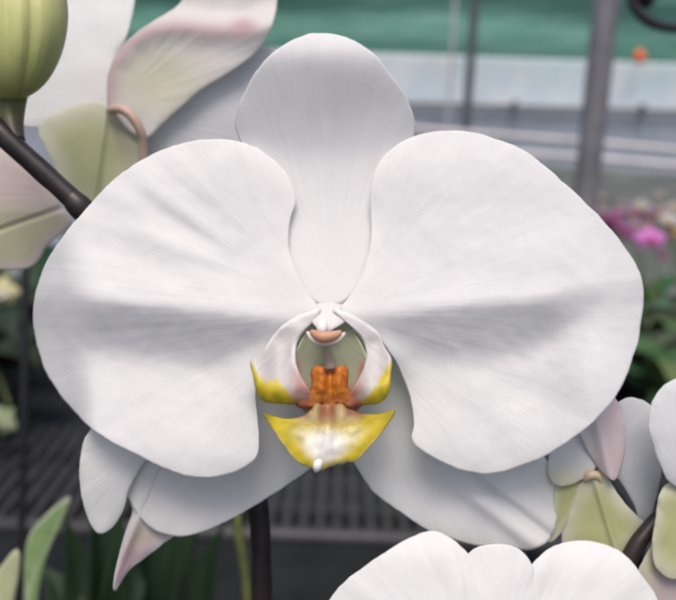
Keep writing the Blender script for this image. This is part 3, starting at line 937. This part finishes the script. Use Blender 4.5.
post(449, 100, 4.3, 0.008, RAILM, 'very thin faint support wire left of the thin dark post')
fx = thing('wall_rail', PY(500, 104, YW - 0.24), 'pale aluminium rail fixed along the top of the grey panel wall', 'rail')
A_, B_ = Vector((x0, YW - 0.215, zt - 0.03)), Vector((x1, YW - 0.215, zt + 0.01))
v, f, par = tube_pts([A_.lerp(B_, k / 12) for k in range(13)], [0.012] * 13, 12)
link_mesh('bar', v, f, PIPEM, fx)
for k in range(14):
    q = A_.lerp(B_, (k + .35) / 14)
    vv, ff = [], []
    box_mesh((q.x - 0.012, YW - 0.24, q.z - 0.035), (q.x + 0.012, YW - 0.201, q.z + 0.03), vv, ff)
    link_mesh('bracket', vv, ff, THINM, fx, smooth=False)

tg = link_mesh('orange_clip', *(lambda v, f: (v, f))(*(lambda r: (r[0], r[1]))(tube_pts([PY(639, 50, 4.4), PY(639.3, 53, 4.4), PY(639.5, 57, 4.4), PY(639.7, 61, 4.4), PY(640, 64, 4.4)], [0.012, 0.026, 0.031, 0.026, 0.01], 14))), ORANGEM)
tag(tg, 'small orange clip on the green shade net', 'clip')

# black hose loop in the top right corner
hs = ptube('hose_loop', None, [(640, -140, 0, 5), (630, -60, 0, 5), (630, -12, 0, 5.4), (635, 6, 0, 5.8), (646, 19, 2, 5.6), (662, 26, 3, 5.2), (690, 28, 3, 5.0), (725, 20, 2, 4.0), (750, -20, 0, 4), (755, -120, 0, 4)],
           HOSEM, d=0.62, seg=16, n=70)
tag(hs, 'black curved hose loop hanging in the top right corner', 'hose')
ptube('hose_clip', hs, [(634, -22, 3, 6), (641, -8, 4, 9), (648, -1, 4, 9), (653, 3, 4, 6)], HOSEM, d=0.62, seg=14)

# rails and far bench behind the right petal
rl = thing('growing_bench', PY(620, 190, 3.1), 'long pale bench rails behind the thick grey post', 'bench')
rl.location.z = 0
for (pa, pb, ya, yb, r) in (((300, 119), (900, 168), 3.25, 3.0, 0.0115), ((300, 139), (900, 181), 3.05, 2.85, 0.0125)):
    A, B = PY(*pa, ya), PY(*pb, yb)
    v, f, par = tube_pts([A.lerp(B, k / 8) + Vector((0, 0, -0.003 * math.sin(k * 1.3))) for k in range(9)], [r] * 9, 14)
    link_mesh('rail', v, f, RAILM, rl)
A, B = PY(300, 152, 3.12), PY(900, 188, 3.0)
vv, ff = [], []
zb = min(A.z, B.z) - 0.02
v = [A, B, Vector((B.x, B.y, 0.30)), Vector((A.x, A.y, 0.30))]
v += [p + Vector((0, 0.03, 0)) for p in v]
link_mesh('side_board', v, [(0, 1, 2, 3), (4, 5, 6, 7), (0, 1, 5, 4), (1, 2, 6, 5), (2, 3, 7, 6), (3, 0, 4, 7)], SIDEM, rl, smooth=False)
for t in (0.05, 0.35, 0.62, 0.95):
    q = A.lerp(B, t)
    v, f, par = tube_pts([Vector((q.x, q.y + 0.07, z)) for z in (0, 0.5, q.z)], [0.02] * 3, 12)
    link_mesh('leg', v, f, PIPEM, rl)

# slatted bench below
ZB = 0.80
E0, E1 = PZ(-60, 532, ZB), PZ(700, 545, ZB)
mb = thing('slatted_bench', Vector((0.0, 1.2, 0)), 'black slatted growing bench below the blooms', 'bench')
xl, xr = -1.3, 0.46
yf = PZ(340, 538, ZB).y
yb = 2.3
vv, ff = [], []
x = xl
while x < xr:
    w = 0.0085
    box_mesh((x, yf + 0.022, ZB - 0.012), (x + w, yb, ZB), vv, ff)
    x += 0.0225
link_mesh('slat_top', vv, ff, MESHM, mb, smooth=False)
vv, ff = [], []
for k in range(9):
    y = yf + 0.09 + k * 0.16
    box_mesh((xl, y, ZB - 0.035), (xr, y + 0.02, ZB - 0.0125), vv, ff)
link_mesh('cross_bar', vv, ff, MESHM, mb, smooth=False)
v, f, par = tube_pts([Vector((xl, yf + 0.01, ZB - 0.004)), Vector((0, yf + 0.01, ZB - 0.005)), Vector((xr, yf + 0.01, ZB - 0.004))], [0.011] * 3, 12)
link_mesh('front_rail', v, f, MESHM, mb)
for (lx, ly) in ((xl + .1, yf + .1), (xr - .1, yf + .1), (xl + .1, yb - .1), (xr - .1, yb - .1)):
    v, f, par = tube_pts([Vector((lx, ly, 0)), Vector((lx, ly, .4)), Vector((lx, ly, ZB - 0.036))], [0.018] * 3, 12)
    link_mesh('leg', v, f, PIPEM, mb)

# ------------------------------------------------------------------ potted orchids behind


def bloom(parent, c, facing, size, col, lipc, rot=0.0, name='flower'):
    """small five-part orchid flower, one mesh with its lip as a child"""
    n = facing.normalized()
    a = n.cross(Vector((0, 0, 1))).normalized()
    b = a.cross(n)

    def sheetp(ang, ln, wd, z0, bow, v, f, cc, uu, colr):
        i0 = len(v)
        ca, sa = math.cos(ang), math.sin(ang)
        nu, nv = 8, 7
        for i in range(nu):
            t = i / (nu - 1)
            w = wd * math.sin(math.pi * min(1, 0.12 + 0.88 * t) ** 0.8) ** 0.7 * 0.5 if t < 1 else wd * 0.08
            for j in range(nv):
                s = 2 * j / (nv - 1) - 1
                lx, ly = t * ln, s * w
                X, Y = lx * ca - ly * sa, lx * sa + ly * ca
                Z = z0 + bow * (t * t) - 0.12 * wd * s * s
                v.append(c + a * X + b * Y + n * Z)
                cc.append(mixc(tuple(x * 0.8 for x in colr), colr, t)); uu.append((j / (nv - 1), t))
        for i in range(nu - 1):
            for j in range(nv - 1):
                f.append((i0 + i * nv + j, i0 + i * nv + j + 1, i0 + (i + 1) * nv + j + 1, i0 + (i + 1) * nv + j))
    v, f, cc, uu = [], [], [], []
    h = size * 0.5
    for ang, ln, wd, z0 in ((90, .95, .62, -.03), (215, .9, .58, -.03), (325, .9, .58, -.03), (12, 1.05, .98, .02), (168, 1.05, .98, .02)):
        sheetp(R(ang) + rot, ln * h, wd * h, z0 * h, -0.16 * h, v, f, cc, uu, col)
    o = link_mesh(name, v, f, BLOOMM, parent, cols=cc, uvs=uu, solid=0.0008)
    v, f, cc, uu = [], [], [], []
    for ang, ln, wd in ((270, .45, .38), (215, .32, .3), (325, .32, .3)):
        sheetp(R(ang) + rot, ln * h, wd * h, .08 * h, .25 * h, v, f, cc, uu, lipc)
    link_mesh('lip', v, f, BLOOMM, o, cols=cc, uvs=uu, solid=0.0008)
    return o


def potted(base, label, blooms, col, lipc, leafcol, nl=7, lsz=0.24, seed=1, group='potted orchids behind', lw=0.065, pot_r=0.055, bs=0.075):
    rnd = random.Random(seed)
    t = thing('potted_orchid', base, label, 'potted orchid', group)
    zs = [0.0, 0.0, 0.085, 0.10, 0.10, 0.09, 0.09]
    rs = [0.001, pot_r * .75, pot_r * .97, pot_r, pot_r * .93, pot_r * .92, 0.001]
    v, f, par = tube_pts([base + Vector((0, 0, z + i * 1e-5)) for i, z in enumerate(zs)], rs, 24, closed_ends=False, up=Vector((0, 1, 0)))
    pot = link_mesh('pot', v, f, POTM, t)
    v, f, par = tube_pts([base + Vector((0, 0, z)) for z in (0.088, 0.093, 0.097)], [pot_r * .9, pot_r * .86, pot_r * .5], 24, up=Vector((0, 1, 0)))
    link_mesh('bark', v, f, BARKM, pot)
    top = base + Vector((0, 0, 0.095))
    for k in range(nl):
        an = k * 2.4 + rnd.uniform(-.4, .4)
        L = lsz * rnd.uniform(.75, 1.15)
        up = rnd.uniform(0.35, 0.95)
        d = Vector((math.cos(an), math.sin(an), 0))
        pts = [top, top + d * L * .3 + Vector((0, 0, L * .38 * up)), top + d * L * .7 + Vector((0, 0, L * .52 * up)), top + d * L * 1.0 + Vector((0, 0, L * (.55 * up - .18)))]
        c = tuple(x * rnd.uniform(.7, 1.35) for x in leafcol)
        strap('leaf', t, pts, lw * rnd.uniform(.8, 1.2), LEAFM, c, fold_=0.28, n=18, m=7)
    for (bp, size, colr, rot) in blooms:
        mid = top.lerp(bp, 0.55) + Vector((rnd.uniform(-.03, .03), 0.04, 0.10))
        path = catmull([tuple(top), tuple(top.lerp(mid, .5) + Vector((0, .01, .05))), tuple(mid), tuple(bp + Vector((0, 0.03, 0.004)))], 20, closed=False)
        v, f, par = tube_pts([Vector(p) for p in path], [0.0028] * 20, 8)
        link_mesh('flower_stem', v, f, STAKEM, t)
        fc = (CAM - bp).normalized() + Vector((rnd.uniform(-.35, .35), 0, rnd.uniform(-.25, .25)))
        bloom(t, bp, fc, size, colr or col, lipc, rot)
    return t


MAG = (0.58, 0.18, 0.50)
MAGD = (0.36, 0.12, 0.31)
WPK = (0.40, 0.36, 0.36)
ZR = 0.62
# bench that carries the pink orchids
vv, ff = [], []
rb = thing('plant_table', Vector((0.85, 2.5, 0)), 'low dark table under the pink potted orchids at the right', 'table')
box_mesh((0.35, 1.5, ZR - 0.03), (1.7, 2.85, ZR - 0.002), vv, ff)
link_mesh('table_top', vv, ff, MESHM, rb, smooth=False)
for (lx, ly) in ((.4, 1.55), (1.65, 1.55), (.4, 2.8), (1.65, 2.8)):
    v, f, par = tube_pts([Vector((lx, ly, 0)), Vector((lx, ly, .3)), Vector((lx, ly, ZR - 0.031))], [0.02] * 3, 12)
    link_mesh('leg', v, f, PIPEM, rb)


def B(px, py, y, s, c=None, rot=0.0):
    return (PY(px, py, y), s, c, rot)


def onz(px, y, z):
    p = PY(px, 350, y)
    return Vector((p.x, y, z))


potted(onz(652, 2.12, ZR), 'potted orchid with one large bright magenta bloom and broad leaves', [B(651, 239, 2.10, .085, (0.72, 0.26, 0.66)), B(663, 256, 2.16, .03, MAGD)], MAG, (0.5, .05, .2), (0.07, 0.12, 0.05), seed=3, nl=8)
potted(onz(612, 2.30, ZR), 'potted orchid with small purple blooms beside the upper right petal', [B(612, 219, 2.3, .05, MAGD), B(622, 228, 2.28, .05, MAGD), B(629, 236, 2.27, .045, MAGD), B(604, 226, 2.32, .06, MAGD), B(600, 212, 2.34, .05, (0.5, .38, .44)), B(620, 213, 2.33, .05, (0.45, .28, .40)), B(636, 226, 2.3, .045, (0.44, .3, .4))], MAGD, (.4, .05, .1), (0.045, 0.08, 0.035), seed=4, nl=8)
potted(onz(690, 2.28, ZR), 'potted orchid with white and tan blooms at the right edge', [B(669, 221, 2.26, .065, (0.62, .60, .59)), B(677, 231, 2.25, .07, (0.50, .33, .24)), B(640, 207, 2.36, .06, (0.52, .50, .50)), B(633, 214, 2.36, .05, MAGD), B(662, 212, 2.33, .05, (0.48, .36, .40)), B(675, 208, 2.36, .05, (0.5, .46, .42)), B(659, 196, 2.4, .035, WPK)], WPK, (.6, .4, .1), (0.06, 0.11, 0.05), seed=6, nl=9)
potted(onz(640, 2.5, ZR), 'potted orchid with pale cream and purple blooms behind the magenta one', [B(596, 199, 2.55, .06, (0.46, .43, .38)), B(652, 217, 2.48, .06, MAGD), B(645, 228, 2.46, .04, (0.6, .5, .08)), B(622, 204, 2.55, .035, WPK)], WPK, (.6, .4, .1), (0.05, 0.10, 0.04), seed=8, nl=8)
potted(onz(720, 2.10, ZR), 'leafy potted orchid without blooms cut by the right edge', [], MAG, MAG, (0.11, 0.19, 0.09), seed=10, nl=9, lsz=0.30, lw=.08)
potted(onz(628, 2.06, ZR), 'leafy potted orchid without blooms behind the tip of the right petal', [], MAG, MAG, (0.07, 0.125, 0.045), seed=12, nl=9, lsz=0.28, lw=.075)

potted(onz(655, 1.72, ZR), 'low leafy potted orchid just above the side flower with a pinkish petal', [], MAG, MAG, (0.085, 0.13, 0.06), seed=31, nl=9, lsz=0.26, lw=.075)
potted(onz(700, 1.66, ZR), 'leafy potted orchid behind the rounded petal at the right edge', [], MAG, MAG, (0.06, 0.10, 0.045), seed=33, nl=9, lsz=0.28, lw=.08)
potted(onz(612, 1.82, ZR), 'leafy potted orchid mostly hidden by the right petal tip', [], MAG, MAG, (0.05, 0.09, 0.035), seed=35, nl=9, lsz=0.28, lw=.075)
potted(onz(-20, 1.42, ZB), 'potted orchid with a pale yellow rimmed bloom at the left edge', [B(2, 292, 0.95, .042, (0.78, 0.72, 0.42), .3)], WPK, (.75, .7, .62), (0.030, 0.052, 0.022), seed=14, nl=8, lsz=.22)
potted(onz(28, 1.62, ZB), 'dark leafy potted orchid on the slatted bench behind the left petal', [], WPK, WPK, (0.020, 0.036, 0.016), seed=16, nl=9, lsz=.24)
potted(onz(70, 1.9, ZB), 'dark leafy potted orchid at the back of the slatted bench', [], WPK, WPK, (0.022, 0.040, 0.018), seed=18, nl=9, lsz=.26)
potted(onz(-30, 1.85, ZB), 'bushy dark potted orchid behind the yellow rimmed bloom', [], WPK, WPK, (0.024, 0.042, 0.018), seed=20, nl=10, lsz=.30)
potted(onz(-18, 1.22, ZB), 'potted orchid with a pale green bloom low at the left edge', [B(3, 420, 1.12, .048, (0.50, 0.56, 0.34), 1.0)], WPK, (.6, .62, .4), (0.018, 0.034, 0.016), seed=22, nl=6, lsz=.16)

# ================================================================== LIGHT
world = bpy.data.worlds.new('World')
SC.world = world
world.use_nodes = True
wn = world.node_tree
bg = wn.nodes['Background']
sky = wn.nodes.new('ShaderNodeTexSky')
sky.sky_type = 'NISHITA'
sky.sun_disc = False
SUN_EL, SUN_AZ = R(66), R(186)          # azimuth measured clockwise from +Y: behind the camera
sky.sun_elevation = SUN_EL
sky.sun_rotation = SUN_AZ
sky.air_density = 0.7
sky.dust_density = 5.0
sky.ozone_density = 1.0
wn.links.new(sky.outputs[0], bg.inputs[0])
bg.inputs[1].default_value = 0.12

sd = bpy.data.lights.new('sun', 'SUN')
sd.energy = 1.35
sd.angle = R(30)
sd.color = (1.0, 0.95, 0.88)
so = bpy.data.objects.new('sun', sd)
COL.objects.link(so)
dirv = Vector((math.sin(SUN_AZ) * math.cos(SUN_EL), math.cos(SUN_AZ) * math.cos(SUN_EL), math.sin(SUN_EL)))
so.rotation_euler = dirv.to_track_quat('Z', 'Y').to_euler()
so.location = (0, -2, 4)

# ================================================================== RENDER
SC.view_settings.view_transform = 'Standard'
SC.view_settings.look = 'None'
SC.view_settings.gamma = 1
SC.view_settings.use_curve_mapping = False
SC.view_settings.exposure = 0.61
SC.render.engine = 'CYCLES'
SC.cycles.max_bounces = 8
SC.cycles.diffuse_bounces = 5
SC.cycles.transmission_bounces = 6
SC.cycles.use_denoising = True
SC.cycles.filter_width = 3.0
